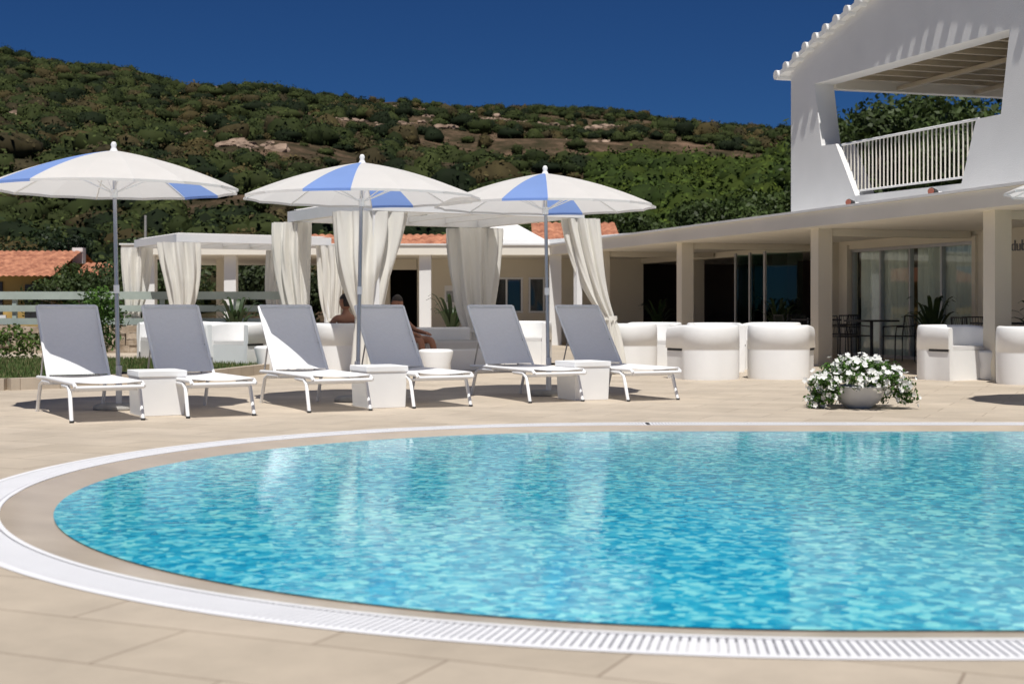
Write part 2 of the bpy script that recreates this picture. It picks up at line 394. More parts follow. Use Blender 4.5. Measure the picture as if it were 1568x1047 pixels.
# ------------------------------------------------------------------ distant house (left)
def corrugated(b,o,ux,uy,m,pitch=0.22,amp=0.05):
    o=Vector(o);ux=Vector(ux);uy=Vector(uy); n=int(ux.length/pitch*6); nrm=ux.cross(uy).normalized()
    if nrm.z<0: nrm=-nrm
    rows=max(2,int(uy.length/0.35)); P=[]
    for j in range(rows):
        for q in (0,1):
            row=[]
            for i in range(n+1):
                s=i/n; h=amp*abs(math.sin(math.pi*s*ux.length/pitch))+(0.03 if q==0 else 0.0)
                row.append(o+ux*s+uy*((j+q*0.98)/rows)+nrm*h)
            P.append(row)
    b.grid(P,m,True)
h=empty('tiled_house',(-18.9,54,-0.05))
b=B(); b.box((-2,0,1.1),(10,6,2.2),M_yellow); b.box((1.9,-3.04,1.2),(0.9,0.08,1.2),M_dark); b.box((0.2,-3.04,1.3),(0.9,0.08,1.2),M_dark); b.box((0.2,-3.1,0.65),(1.2,0.1,0.12),M_plaster); b.obj('walls',parent=h)
b=B(); corrugated(b,(-7.4,-3.5,2.05),(10.0,0,0),(0,3.5,1.05),M_tile); corrugated(b,(-7.4,3.5,2.05),(10.0,0,0),(0,-3.5,1.05),M_tile)
corrugated(b,(2.7,-2.2,1.9),(1.4,0,0),(0,2.2,0.75),M_tile); b.obj('roof',parent=h)
b=B(); b.box((2.4,0.2,2.95),(0.4,0.4,0.6),M_plaster); b.obj('chimney',parent=h)
b=B(); b.box((3.4,0,0.95),(1.4,4,1.9),M_yellow); b.obj('annex',parent=h)
b=B(); b.tube([(-13.4,52,-0.05),(-13.4,52,4.3)],[0.07,0.045],M_conc); b.obj('utility_pole')

# ------------------------------------------------------------------ main building
DV=Vector((0.29,-0.957)); DV.normalize(); IN=Vector((0.957,0.29)).normalized()
P0=Vector((5.04,23.7))
def PP(t,k=0.0): v=P0+DV*t+IN*k; return (v.x,v.y)
ANG=math.atan2(DV.y,DV.x)
bld=empty('resort_building')
def wallbox(b,t0,t1,k0,k1,z0,z1,m):
    b.prism([PP(t0,k0),PP(t1,k0),PP(t1,k1),PP(t0,k1)],z0,z1,m)
TC=-12.85
b=B()
poly=[PP(10,-0.35),PP(TC,-0.35),(-9.8,35.65),(-9.8,45),(14,45),PP(10,12)]
b.prism(poly,2.28,2.52,M_fascia)
b.obj('porch_roof',parent=bld)
b=B()
poly=[PP(10,-0.39),PP(TC+0.02,-0.39),(-9.84,35.61),(-9.84,45.04),(14.04,45.04),PP(10.0,12.04)]
b.prism(poly,2.523,2.56,M_plaster); b.obj('roof_coping',parent=bld)
b=B()
b.prism([PP(10,1.2),PP(-11.2,1.2),(1.0,38.2),(-1.6,38.2),(-1.6,44.8),(13.8,44.8),PP(10,11.8)],2.563,2.78,M_plaster); b.obj('upper_roof_parapet',parent=bld)
b=B()
for t in (4.76,0,-5.6,-10.4): b.prism([PP(t-0.13,0),PP(t+0.13,0),PP(t+0.13,0.26),PP(t-0.13,0.26)],0,2.28,M_cream)
for x in (1.1,-2.2,-7.14,-9.2): b.box((x,36.15,1.14),(0.3,0.3,2.28),M_plaster)
for x in (-8.0,-6.2,-9.3): b.box((x,39.2,1.14),(0.25,0.25,2.28),M_cream)
b.obj('columns',parent=bld)
b=B()
for t in (4.76,0,-5.6,-10.4): b.prism([PP(t-0.1,0.28),PP(t+0.1,0.28),PP(t+0.1,2.95),PP(t-0.1,2.95)],2.16,2.278,M_cream)
b.obj('soffit_beams',parent=bld)
b=B()
wallbox(b,0.12,9.5,3.0,3.2,0,2.28,M_cream)
wallbox(b,-5.3,-4.04,3.0,3.2,0,2.28,M_cream)
wallbox(b,-4.04,0.12,3.0,3.2,2.12,2.28,M_cream)
wallbox(b,-15.2,-5.3,3.0,3.2,2.15,2.279,M_cream)
wallbox(b,-11.9,-11.6,3.0,3.3,0,2.15,M_cream)
wallbox(b,9.5,9.7,3.0,11.8,0,2.28,M_cream)
wallbox(b,-4.9,-4.45,2.75,3.0,0,2.28,M_cream)
b.obj('inner_walls',parent=bld)
b=B()
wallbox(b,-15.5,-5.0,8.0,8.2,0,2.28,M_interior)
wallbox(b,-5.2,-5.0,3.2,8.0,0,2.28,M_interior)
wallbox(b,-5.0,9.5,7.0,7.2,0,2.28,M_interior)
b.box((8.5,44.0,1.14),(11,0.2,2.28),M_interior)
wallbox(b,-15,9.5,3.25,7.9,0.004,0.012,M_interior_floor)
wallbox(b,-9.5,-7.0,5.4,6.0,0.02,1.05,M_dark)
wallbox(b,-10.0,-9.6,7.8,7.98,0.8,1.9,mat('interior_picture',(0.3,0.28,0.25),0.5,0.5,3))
wallbox(b,-8.4,-7.4,5.38,5.395,0.75,0.85,mat('orange_panel',(0.6,0.15,0.03),0.5,0.1,3))
for t in (-9.2,-8.6,-8.0,-7.4):
    x,y=PP(t,4.9); b.tube([(x,y,0.02),(x,y,0.72)],0.02,M_steel); b.lathe([(0,.76),(.17,.75),(.17,.72),(0,.71)],(x,y,0),M_dark,16)
b.obj('bar_interior',parent=bld)
b=B()
for a,c in [(-5.0,-3.35),(-2.6,-0.6),(0.3,0.45),(1.3,3.6)]: b.box(((a+c)/2,39.1,1.14),(c-a,0.2,2.28),M_cream)
b.box((-2.98,39.1,2.13),(0.73,0.18,0.29),M_cream)
for a,c in ((-0.6,0.3),(0.45,1.3)):
    b.box(((a+c)/2,39.1,0.4),(c-a,0.18,0.8),M_cream); b.box(((a+c)/2,39.1,2.03),(c-a,0.18,0.5),M_cream)
    b.box(((a+c)/2,39.2,1.29),(c-a,0.02,0.98),M_glass)
    for xx in (a+0.03,c-0.03,(a+c)/2): b.box((xx,39.05,1.29),(0.05,0.06,0.98),M_white)
    for zz in (0.83,1.75): b.box(((a+c)/2,39.04,zz),(c-a,0.06,0.05),M_white)
b.box((-1.6,38.985,1.2),(0.5,0.02,0.7),M_poly); b.box((-1.0,38.985,1.15),(0.35,0.02,0.5),M_white)
b.box((-1.0,38.97,1.2),(0.25,0.01,0.3),mat('blue_notice',(0.15,0.25,0.4),0.5,0.2,20)); b.box((-1.6,38.97,1.25),(0.4,0.01,0.3),mat('grey_notice',(0.4,0.42,0.45),0.5,0.4,30))
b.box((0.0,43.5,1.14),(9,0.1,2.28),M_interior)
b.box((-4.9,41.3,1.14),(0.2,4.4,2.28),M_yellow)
b.obj('wing_walls',parent=bld)
b=B(); corrugated(b,(-6.5,39.5,2.5),(4.9,0,0),(0,3.5,0.62),M_tile); corrugated(b,(0.6,41.5,2.82),(2.6,0,0),(0,3,0.75),M_tile)
b.obj('tiled_roofs',parent=bld)
b=B(); b.add([(-1.2,38.6,2.79),(0.9,38.6,2.79),(0.9,40.7,2.79),(-1.2,40.7,2.79),(-0.15,39.6,3.42)],[(0,1,4),(1,2,4),(2,3,4),(3,0,4)],M_plaster); b.obj('roof_lantern',parent=bld)
b=B()
wallbox(b,-4.04,0.12,3.09,3.10,0.06,2.12,M_glass)
for t in np.linspace(-4.0,0.08,5): wallbox(b,t-0.02,t+0.02,3.05,3.14,0.0,2.12,M_steel)
wallbox(b,-4.04,0.12,3.05,3.14,0.0,0.06,M_steel); wallbox(b,-4.04,0.12,3.04,3.14,2.06,2.119,M_steel)
wallbox(b,-4.16,-4.04,2.95,3.0,0,2.2,M_cream); wallbox(b,0.12,0.22,2.95,3.0,0,2.2,M_cream)
b.obj('glazed_doors',parent=bld)
b=B()
M_sheer=mat('sheer_curtain',(0.82,0.86,0.82),0.9,0.05,3)
for (ta,tb_) in ((-3.95,-2.2),(-1.95,-1.2),(-1.05,-0.05)):
    rows=[]; nn=int((tb_-ta)*70)
    for z in (0.05,0.7,1.4,2.1):
        row=[]
        for i in range(nn):
            t=ta+(tb_-ta)*i/(nn-1); k=3.22+0.05*math.sin(i*0.55)+0.03*math.sin(i*1.37+z)
            x,y=PP(t,k); row.append((x,y,z))
        rows.append(row)
    b.grid(rows,M_sheer)
b.obj('sheer_curtains',parent=bld)
b=B()
for t in (-6.1,-6.8,-7.5):
    b.prism([PP(t,2.2),PP(t+0.03,2.2),PP(t+0.25,2.95),PP(t+0.22,2.95)],0.05,2.12,M_glass_g)
    b.prism([PP(t-0.02,2.16),PP(t+0.05,2.16),PP(t+0.05,2.2),PP(t-0.02,2.2)],0.0,2.15,M_steel)
b.obj('folding_glass_doors',parent=bld)
b=B(); wallbox(b,1.55,2.3,2.97,2.995,0.85,1.75,M_poly); b.obj('wall_notice',parent=bld)
tx=bpy.data.curves.new('sign_lettering','FONT'); tx.body='dubo beach'; tx.size=0.26; tx.extrude=0.005
to=bpy.data.objects.new('sign_lettering',tx); COL.objects.link(to); x,y=PP(1.15,2.985); to.location=(x,y,1.9); to.rotation_euler=(rad(90),0,ANG); tx.materials.append(mat('grey_lettering',(0.2,0.2,0.22),0.6)); to.parent=bld

F0=Vector((5.1,26.0))
def FP(t,k,z): v=F0+DV*t+IN*k; return (v.x,v.y,z)
outer=[(0,2.5),(10.5,2.5),(10.5,5.2),(5.2,6.48),(2.5,5.96),(1.0,5.60),(0,5.28)]
hole=[(0.87,4.92),(1.12,3.80),(1.61,3.78),(2.26,2.84),(5.26,2.80),(5.62,3.70),(6.2,3.70),(6.4,4.86)]
def facade(th):
    bm=bmesh.new()
    def loop(pts):
        vs=[bm.verts.new((p[0],0,p[1])) for p in pts]; return vs,[bm.edges.new((vs[i],vs[(i+1)%len(vs)])) for i in range(len(vs))]
    vo,eo=loop(outer);vi,ei=loop(hole)
    bmesh.ops.triangle_fill(bm,use_beauty=True,use_dissolve=False,edges=eo+ei,normal=(0,-1,0))
    fs=list(bm.faces); r=bmesh.ops.extrude_face_region(bm,geom=fs)
    for v in [g for g in r['geom'] if isinstance(g,bmesh.types.BMVert)]: v.co.y+=th
    bmesh.ops.recalc_face_normals(bm,faces=bm.faces)
    me=bpy.data.meshes.new('upper_facade')
    for v in bm.verts: v.co=Vector(FP(v.co.x,v.co.y,v.co.z))
    bm.to_mesh(me); bm.free(); me.materials.append(M_plaster)
    o=bpy.data.objects.new('upper_facade',me); COL.objects.link(o); o.parent=bld
facade(0.38)
b=B()
prof=[(-0.3,5.2),(0,5.28),(1.0,5.60),(2.5,5.96),(5.2,6.48),(10.8,5.12)]
for i in range(len(prof)-1):
    (t0,z0),(t1,z1)=prof[i],prof[i+1]
    vs=[FP(t0,-0.12,z0+0.003),FP(t1,-0.12,z1+0.003),FP(t1,7,z1+0.003),FP(t0,7,z0+0.003)]
    vs2=[(v[0],v[1],v[2]+0.09) for v in vs]
    b.add(vs+vs2,[(3,2,1,0),(4,5,6,7),(0,1,5,4),(1,2,6,5),(2,3,7,6),(3,0,4,7)],M_plaster)
tt=-0.3
while tt<10.6:
    z=np.interp(tt,[p[0] for p in prof],[p[1] for p in prof])+0.05
    b.tube([FP(tt,-0.16,z),FP(tt,0.4,z)],0.09,M_plaster,12); tt+=0.36
b.obj('gable_roof',parent=bld)
b=B()
def fbox(t0,t1,k0,k1,z0,z1,m):
    v=[FP(t0,k0,0),FP(t1,k0,0),FP(t1,k1,0),FP(t0,k1,0)]; b.prism([(p[0],p[1]) for p in v],z0,z1,m)
fbox(0.6,10.3,0.385,6.6,5.02,5.08,M_wood)
fbox(0.75,0.95,0.385,6.6,4.84,5.015,M_fascia)
t=1.4
while t<8: fbox(t,t+0.1,0.385,6.5,4.93,5.015,M_wood); t+=0.55
for k in (1.6,3.2,4.8): fbox(0.96,8,k,k+0.08,4.86,4.928,M_wood)
fbox(6.9,7.1,0.385,6.6,2.53,5.015,M_plaster)
fbox(0.75,1.0,6.2,6.45,2.53,4.838,M_plaster)
b.obj('terrace_ceiling',parent=bld)
b=B()
b.tube([FP(1.66,0.1,3.76),FP(5.55,0.1,3.72)],0.022,M_white); b.tube([FP(2.25,0.1,2.93),FP(5.25,0.1,2.90)],0.018,M_white)
n=34
for i in range(n):
    t=1.72+(5.5-1.72)*i/(n-1)
    zb=2.92
    if t<2.26: zb=3.78-(t-1.61)/(0.65)*0.94
    if t>5.26: zb=2.82+(t-5.26)/0.36*0.88
    b.tube([FP(t,0.1,3.74),FP(t,0.1,max(2.9,zb))],0.013,M_fascia,6)
b.obj('balcony_railing',parent=bld)
b=B()
for t in (2.35,4.75):
    p=FP(t,-0.10,2.70); b.tube([p,(p[0]-0.09,p[1]-0.08,p[2]+0.015)],[0.05,0.06],M_dark,12); b.tube([(p[0]-0.09,p[1]-0.08,p[2]+0.015),(p[0]-0.105,p[1]-0.093,p[2]+0.015)],0.05,M_lamp,12)
    b.tube([FP(t,0.0,2.70),p],0.02,M_white)
b.obj('wall_spotlights',parent=bld)

# ------------------------------------------------------------------ cabanas
def curtain(bl,c,ang,wtop,wtie,wbot,ztop,ztie,shift=(0,0),n=9,seed=0,zbot=0.03):
    rs=random.Random(seed); ph=rs.random()*6; rows=[]; ph2=rs.random()*6
    for i in range(61):
        s=i/60; z=ztop+(zbot-ztop)*s
        q=(ztop-z)/(ztop-ztie)
        if q<1: w=wtop+(wtie-wtop)*(q**1.15)+0.05*math.sin(math.pi*q)
        else: w=wtie+(wbot-wtie)*min(1,((q-1)/((ztie-zbot)/(ztop-ztie))))**0.6
        a=w/2; bb=min(a*0.5,0.16)+0.02
        sh=min(q,1.0)**1.5
        cx=c[0]+shift[0]*sh+0.03*math.sin(z*3+ph); cy=c[1]+shift[1]*sh
        row=[]
        for k in range(n*10):
            th=2*math.pi*k/(n*10)
            wob=0.6*math.sin(z*1.9+ph)+0.35*math.sin(z*4.3+ph2+2*th)
            f=1+0.20*math.sin(n*th+ph+wob)+0.08*math.sin((n*2+1)*th+z*2.7+ph2)
            x=a*math.cos(th)*(1+(f-1)*0.6); y=bb*math.sin(th)*(1+(f-1)*1.9)
            row.append((cx+x*math.cos(ang)-y*math.sin(ang),cy+x*math.sin(ang)+y*math.cos(ang),z+ (0.02*math.sin(n*th) if i==60 else 0)))
        rows.append(row)
    bl.grid(rows,M_curtain,True,True)
    if ztie>0.5:
        rows=[]
        for dz in(-0.03,0.03):
            rows.append([(c[0]+shift[0]+(wtie/2+.03)*math.cos(t)*math.cos(ang)-(min(wtie*.25,.16)+.06)*math.sin(t)*math.sin(ang),c[1]+shift[1]+(wtie/2+.03)*math.cos(t)*math.sin(ang)+(min(wtie*.25,.16)+.06)*math.sin(t)*math.cos(ang),ztie+dz) for t in np.linspace(0,2*math.pi,25)])
        bl.grid(rows,M_curtain,True)
CA=rad(30)
def cabana(name,loc,W,D,H,curt):
    e=empty(name,(loc[0],loc[1],0),CA)
    b=B(); cs=[(0,0),(W,0),(W,D),(0,D)]
    for x,y in cs: b.box((x,y,(H-0.16)/2),(0.09,0.09,H-0.16),M_white)
    b.box((W/2,0,H-0.08),(W+0.14,0.14,0.16),M_white); b.box((W/2,D,H-0.08),(W+0.14,0.14,0.16),M_white)
    b.box((0,D/2,H-0.08),(0.14,D-0.145,0.16),M_white); b.box((W,D/2,H-0.08),(0.14,D-0.145,0.16),M_white)
    for k in range(1,5): b.box((W*k/5,D/2,H-0.07),(0.05,D-0.145,0.08),M_white)
    b.obj('frame',parent=e)
    b=B(); rows=[]
    for i in range(13):
        rows.append([(W*i/12,D*j/12,H+0.006-0.035*abs(math.sin(math.pi*5*i/12))*math.sin(math.pi*j/12)+0.02) for j in range(13)])
    b.grid(rows,M_fabric_w); b.obj('roof_cloth',parent=e)
    b=B()
    for (ci,dx,dy,ang,wt,wm,wb,zt,sx,sy,sd) in curt:
        c=cs[ci]; curtain(b,(c[0]+dx,c[1]+dy),ang,wt,wm,wb,H-0.17,zt,(sx,sy),seed=sd)
    b.obj('curtains',parent=e)
    return e
cabana('cabana',(-1.85,19.2),3.25,3.0,2.44,[
 (0,-0.05,0.12,rad(-15),0.92,0.30,0.5,0.8,0.0,0,1),
 (3,-0.02,0,rad(-30),0.55,0.3,0.45,0.7,0.05,0,2),
 (2,-0.12,0,rad(-30),0.85,0.45,0.6,0.6,0.1,0,3),
 (1,0.0,0,rad(-35),0.52,0.17,0.42,0.82,0.42,-0.2,4)])
cabana('cabana',(-6.7,28.6),3.2,3.0,2.44,[
 (0,0.05,0,rad(-10),0.8,0.35,0.5,0.8,0.0,0,5),
 (3,0.0,0,rad(-30),0.62,0.3,0.4,0.8,-0.15,0,6),
 (1,0.05,0,rad(-30),0.55,0.3,0.4,0.7,0.1,0,7),
 (2,0.0,0,rad(-30),0.5,0.3,0.4,0.7,0,0,8)])

# ------------------------------------------------------------------ armchairs & lounge furniture
def armchair_mesh():
    b=B()
    def U(wo,dback,dfront,rc,n=14):
        pts=[(wo,dfront),(wo,dfront*0.5),(wo,0.02)]
        for i in range(n+1):
            a=-math.pi/2*i/n; pts.append((wo-rc+rc*math.cos(a),-dback+rc+rc*math.sin(a)))
        for i in range(n+1):
            a=-math.pi/2-math.pi/2*i/n; pts.append((-wo+rc+rc*math.cos(a),-dback+rc+rc*math.sin(a)))
        pts+=[(-wo,0.02),(-wo,dfront*0.5),(-wo,dfront)]; return pts
    o=U(0.43,0.41,0.38,0.385); i_=U(0.32,0.30,0.38,0.285)
    n=len(o)
    def hh(y): return 0.0 if y<0.0 else -0.03*min(1,y/0.38)**1.5
    # lower body of the arms is set in under the overhanging arm only on the sides (y>0)
    def ins(y,z): 
        if y<0.01 or z>0.42: return 1.0
        return 0.955
    zs=[(0.0,0.975),(0.05,0.99),(0.39,0.995),(0.42,0.995),(0.421,1.0),(0.66,0.99),(0.71,0.97),(0.73,0.945),(0.738,0.90)]
    rows=[[(x*s*ins(y,z),y*s,z+(hh(y) if z>0.6 else 0)) for x,y in o] for z,s in zs]
    top=[[(x*1.03,y*1.03 if y<0.3 else y*0.92,0.735+hh(y)) for x,y in i_],[(x,y if y<0.3 else y*0.92,0.70+hh(y)) for x,y in i_],[(x,y if y<0.3 else y*0.96,0.2) for x,y in i_]]
    b.grid(rows+top,M_poly,True)
    for idx in (0,n-1):
        L=[r[idx] for r in rows]+[r[idx] for r in top]
        b.add(L+[(top[2][idx][0],top[2][idx][1],0.0)],[list(range(len(L)+1))],M_poly)
    b.box((0,0.035,0.2),(0.63,0.62,0.40),M_poly)
    b.box((0,0.04,0.43),(0.60,0.60,0.05),M_fabric_w)
    for s in(-1,1): b.box((s*0.409,0.19,0.402),(0.022,0.34,0.03),M_dark)  # dark strips stand in for the shade inside the arm slots
    return b
ac=armchair_mesh().obj('armchair',(2.68,19.5,0),rad(28))
for (x,y,r) in [(3.68,19.6,rad(-22)),(5.97,19.4,rad(-150)),(6.66,18.25,rad(-30)),(1.75,21.4,rad(32)),(2.25,22.4,rad(160)),(3.1,21.8,rad(180)),(0.25,24.3,rad(170)),
                (-4.2,22.2,rad(150)),(-2.95,22.4,rad(10)),(-5.0,23.5,rad(-60)),(4.1,22.3,rad(140)),(-6.0,24.6,rad(120))]:
    link_copy(ac,'armchair',(x,y,0),r)
b=B(); b.lathe([(0.0,0.4),(0.2,0.4),(0.235,0.385),(0.24,0.36),(0.2,0.2),(0.22,0.02),(0.2,0),(0,0)],(0,0,0),M_poly)
st=b.obj('round_side_table',(6.5,19.3,0)); link_copy(st,'round_side_table',(-1.05,19.6,0),0); link_copy(st,'round_side_table',(-3.6,21.2,0),0)
b=B(); b.box((0,0,0.17),(1.9,0.95,0.34),M_poly); b.box((0,0.44,0.5),(1.9,0.16,0.32),M_poly); b.box((-0.9,0,0.46),(0.14,0.78,0.24),M_poly); b.box((0.02,-0.05,0.40),(1.7,0.8,0.12),M_fabric_w)
db=b.obj('outdoor_sofa',(-1.3,21.9,0),rad(30),bevel=0.03); link_copy(db,'outdoor_sofa',(-5.6,31.0,0),rad(30))

b=B()
vs=[]
for z,s in((0,0.20),(0.35,0.212),(0.355,0.222),(0.41,0.222)):
    vs+=[(-s,-s,z),(s,-s,z),(s,s,z),(-s,s,z)]
fs=[(3,2,1,0),(12,13,14,15)]
for k in range(3):
    for i in range(4): fs.append((k*4+i,k*4+(i+1)%4,k*4+4+(i+1)%4,k*4+4+i))
b.add(vs,fs,M_poly)
ct=b.obj('cube_side_table',(-3.27,13.1,0),rad(28),bevel=0.008)
link_copy(ct,'cube_side_table',(-1.32,14.1,0),rad(28)); link_copy(ct,'cube_side_table',(0.76,15.25,0),rad(26))

# ------------------------------------------------------------------ loungers
def lounger():
    b=B(); W=0.29; zs=0.33; tp=1.12; tb=(1.66,0.99)
    for s in(-1,1):
        b.tube([(s*W,-0.10,zs-0.03),(s*W,-0.05,zs),(s*W,tp,zs),(s*W,1.55,zs-0.01)],0.019,M_white)
        b.tube([(s*(W-0.01),tp,zs+0.01),(s*(W-0.01),tp+0.27,0.66),(s*(W-0.01),tb[0],tb[1])],0.015,M_white)
        b.tube([(s*W,0.42,zs-0.03),(s*(W+0.005),0.16,zs-0.035),(s*(W+0.01),0.08,zs-0.07),(s*(W+0.015),-0.02,0.0)],0.018,M_white)
        b.tube([(s*W,0.95,zs-0.03),(s*(W+0.005),1.28,zs-0.035),(s*(W+0.01),1.38,zs-0.07),(s*(W+0.015),1.50,0.0)],0.018,M_white)
        b.tube([(s*(W-0.02),tp+0.25,0.62),(s*(W-0.02),1.5,zs)],0.009,M_steel,6)
        b.tube([(s*(W+0.015),-0.02,0.0),(s*(W+0.015),-0.022,0.02)],0.020,M_dark)
    b.tube([(-W,-0.10,zs-0.03),(W,-0.10,zs-0.03)],0.017,M_white)
    for y,z in((0.12,zs-0.06),(1.34,zs-0.06),(1.55,zs-0.01)): b.tube([(-W,y,z),(W,y,z)],0.013,M_white)
    b.tube([(-W+0.01,tb[0],tb[1]),(W-0.01,tb[0],tb[1])],0.015,M_white)
    def sheet(pts,sag):
        b.grid([[(x*(W-0.005),y,z-sag*(1-x*x)) for x in np.linspace(-1,1,9)] for (y,z) in pts],M_sling)
    sheet([(y,zs+0.018) for y in np.linspace(-0.08,tp+0.02,12)],0.018)
    L=[]
    for i in range(12):
        s=i/11; y=tp+0.01+s*(tb[0]-tp); z=zs+0.03+s*(tb[1]-zs-0.02); bow=0.02*math.sin(math.pi*s)
        L.append((y+bow*0.5,z-bow))
    sheet(L,0.0)
    b.tube([(-W+0.02,tb[0],tb[1]+0.002),(W-0.02,tb[0],tb[1]+0.002)],0.019,M_sling)
    return b
lg=lounger()
LP=[(-3.50,12.30,29),(-2.62,12.80,29),(-1.63,13.44,27),(-0.69,14.0,27),(0.455,14.75,25),(1.48,15.0,26)]
l0=lg.obj('sun_lounger',(LP[0][0],LP[0][1],0),rad(LP[0][2]))
for x,y,a in LP[1:]: link_copy(l0,'sun_lounger',(x,y,0),rad(a))

# ------------------------------------------------------------------ parasols
def parasol(x,y,phi0,h=2.5,lean=(0,0),R=1.24,drop=0.37):
    e=empty('parasol',(x,y,0)); NP=16
    ax,ay=lean
    b=B(); b.tube([(0,0,0.05),(ax*0.6,ay*0.6,h*0.6),(ax,ay,h)],[0.022,0.02,0.018],M_steel,12); b.tube([(0,0,0.03),(0.0,0,0.42)],0.03,M_white,12)
    b.tube([(0.03,0,0.35),(0.08,0,0.35)],0.012,M_dark); b.tube([(ax*0.45,ay*0.45,1.12),(ax*0.5,ay*0.5,1.2)],0.028,M_white,12)
    b.lathe([(0,0.06),(0.2,0.055),(0.24,0.03),(0.24,0),(0,0)],(0,0,0),M_conc)
    b.lathe([(0,0.085),(0.018,0.08),(0.03,0.055),(0.022,0.03),(0.035,0.0),(0.055,-0.02)],(ax,ay,h),M_white,16)
    b.obj('pole',parent=e)
    b=B()
    def P(rho,th,mid=0):
        z=h-drop*(0.5*rho+0.5*rho*rho)-0.016*mid*rho
        return (ax+R*rho*math.cos(th),ay+R*rho*math.sin(th),z)
    for k in range(NP):
        t0=-math.pi/2-phi0-2*math.pi*k/NP; dt=-2*math.pi/NP
        m=M_fabric_b if k in (0,NP//2) else M_fabric_w
        rows=[]
        for i in range(13):
            rho=i/12; row=[]
            for j in range(7):
                s=j/6; mid=4*s*(1-s)
                row.append(P(rho*(1-0.035*mid*rho),t0+dt*s,mid))
            rows.append(row)
        b.grid(rows,m,True)
        b.grid([rows[-1],[(p[0],p[1],p[2]-0.025) for p in rows[-1]]],m,True)
    b.obj('canopy',parent=e)
    b=B()
    for k in range(0,NP,2):
        t0=-math.pi/2-phi0-2*math.pi*k/NP
        pts=[P(r,t0) for r in(0.03,0.35,0.7,1.0)]; pts=[(p[0],p[1],p[2]-0.015) for p in pts]; b.tube(pts,0.007,M_white,6)
        q=P(0.5,t0); b.tube([(ax,ay,h-0.42),(q[0],q[1],q[2]-0.02)],0.006,M_white,6)
    b.tube([(ax*.95,ay*.95,h-0.46),(ax*.95,ay*.95,h-0.38)],0.035,M_white,12)
    b.obj('ribs',parent=e)
    return e
parasol(-3.80,13.75,rad(21),2.50,(-0.05,0),R=1.2)
parasol(-1.62,14.9,rad(-1),2.5,(0.05,0))
parasol(0.41,15.9,rad(0),2.48,(-0.04,0))
parasol(6.15,14.0,rad(40),2.5)

# ------------------------------------------------------------------ planter with flowers
e=empty('flower_planter',(3.4,13.95,0))
b=B(); b.lathe([(0,0.015),(0.12,0.0),(0.13,0.015),(0.18,0.05),(0.235,0.12),(0.26,0.20),(0.275,0.215),(0.26,0.22),(0.23,0.19),(0,0.18)],(0,0,0),mat('grey_glazed_bowl',(0.66,0.67,0.68),0.3,0.05,3),40); b.obj('bowl',parent=e)
C=[];R=[];K=[]
for k in range(72):
    a=random.uniform(0,6.28); q=0.43*math.sqrt(random.random()); z=0.41-0.52*q*q-(0.12 if q>0.3 else 0)*random.random()
    front=math.sin(a)<-0.72
    if q>0.26 and not front and random.random()<0.75: z-=random.uniform(0,0.22); q+=0.04
    if front and z<0.27: z=0.29
    C.append((q*math.cos(a),q*math.sin(a),max(0.07,z))); R.append((0.10,0.10,0.08)); g=random.uniform(0.7,1.3); K.append((0.06*g,0.13*g,0.02*g))
foliage('foliage',C,R,K,90,0.034,M_leaf,parent=e,shell=0.3)
b=B()
Mp=mat('white_petals',(0.84,0.84,0.80),0.7,transl=0.2)
for k in range(560):
    c=random.choice(C); d=Vector((random.gauss(0,1),random.gauss(0,1)-0.35,random.gauss(0.35,0.8))).normalized()
    p=Vector(c)+d*random.uniform(0.08,0.13); p.z=max(0.03,p.z)
    nrm=(d+Vector((random.gauss(0,.3),random.gauss(0,.3)-0.2,random.gauss(0.2,.3)))).normalized()
    a=nrm.orthogonal().normalized(); bb=nrm.cross(a); r=random.uniform(0.020,0.036); vs=[p-nrm*0.006]
    ph=random.random()*6
    for i in range(15):
        t=2*math.pi*i/15+ph; q=r*(1.0 if i%3 else 0.72); vs.append(p+(a*math.cos(t)+bb*math.sin(t))*q+nrm*(0.004 if i%3 else 0))
    b.add(vs,[(0,i+1,(i+1)%15+1) for i in range(15)],Mp)
b.obj('blossoms',parent=e)

# ------------------------------------------------------------------ lawn, hedge, wall, fence
b=B()
lawn=[(-16,16.6),(-6.0,16.9),(-4.2,18.5),(-3.6,21.5),(-5.5,24),(-16,24)]
b.prism(lawn,0.0,0.10,M_lawn)
b.obj('lawn')
def inside(x,y):
    c=False;n=len(lawn)
    for i in range(n):
        x0,y0=lawn[i];x1,y1=lawn[(i+1)%n]
        if (y0>y)!=(y1>y) and x<(x1-x0)*(y-y0)/(y1-y0)+x0: c=not c
    return c
b=B(); gm=[mat('grass_blade_a',(0.06,0.11,0.02),0.7,transl=0.2),mat('grass_blade_b',(0.10,0.15,0.035),0.7,transl=0.2),mat('grass_blade_c',(0.14,0.13,0.05),0.8)]
for _ in range(34000):
    x=random.uniform(-12,-3.6); y=random.uniform(16.6,24)
    if not inside(x,y): continue
    h=random.uniform(0.03,0.08); a=random.random()*3.14; w=0.008; lx=random.gauss(0,0.02); ly=random.gauss(0,0.02)
    b.add([(x-w*math.cos(a),y-w*math.sin(a),0.10),(x+w*math.cos(a),y+w*math.sin(a),0.10),(x+lx,y+ly,0.10+h)],[(0,1,2)],random.choice(gm))
b.obj('lawn_grass')
b=B()
for i in range(len(lawn)-2):
    x0,y0=lawn[i];x1,y1=lawn[i+1]; v=Vector((x1-x0,y1-y0)); a=math.atan2(v.y,v.x)
    if i<3: b.box(((x0+x1)/2+0.06*math.sin(a),(y0+y1)/2-0.06*math.cos(a),0.07),(v.length,0.12,0.14),M_pave,a)
b.obj('lawn_kerb')
C=[];R=[];K=[]
x=-14.5
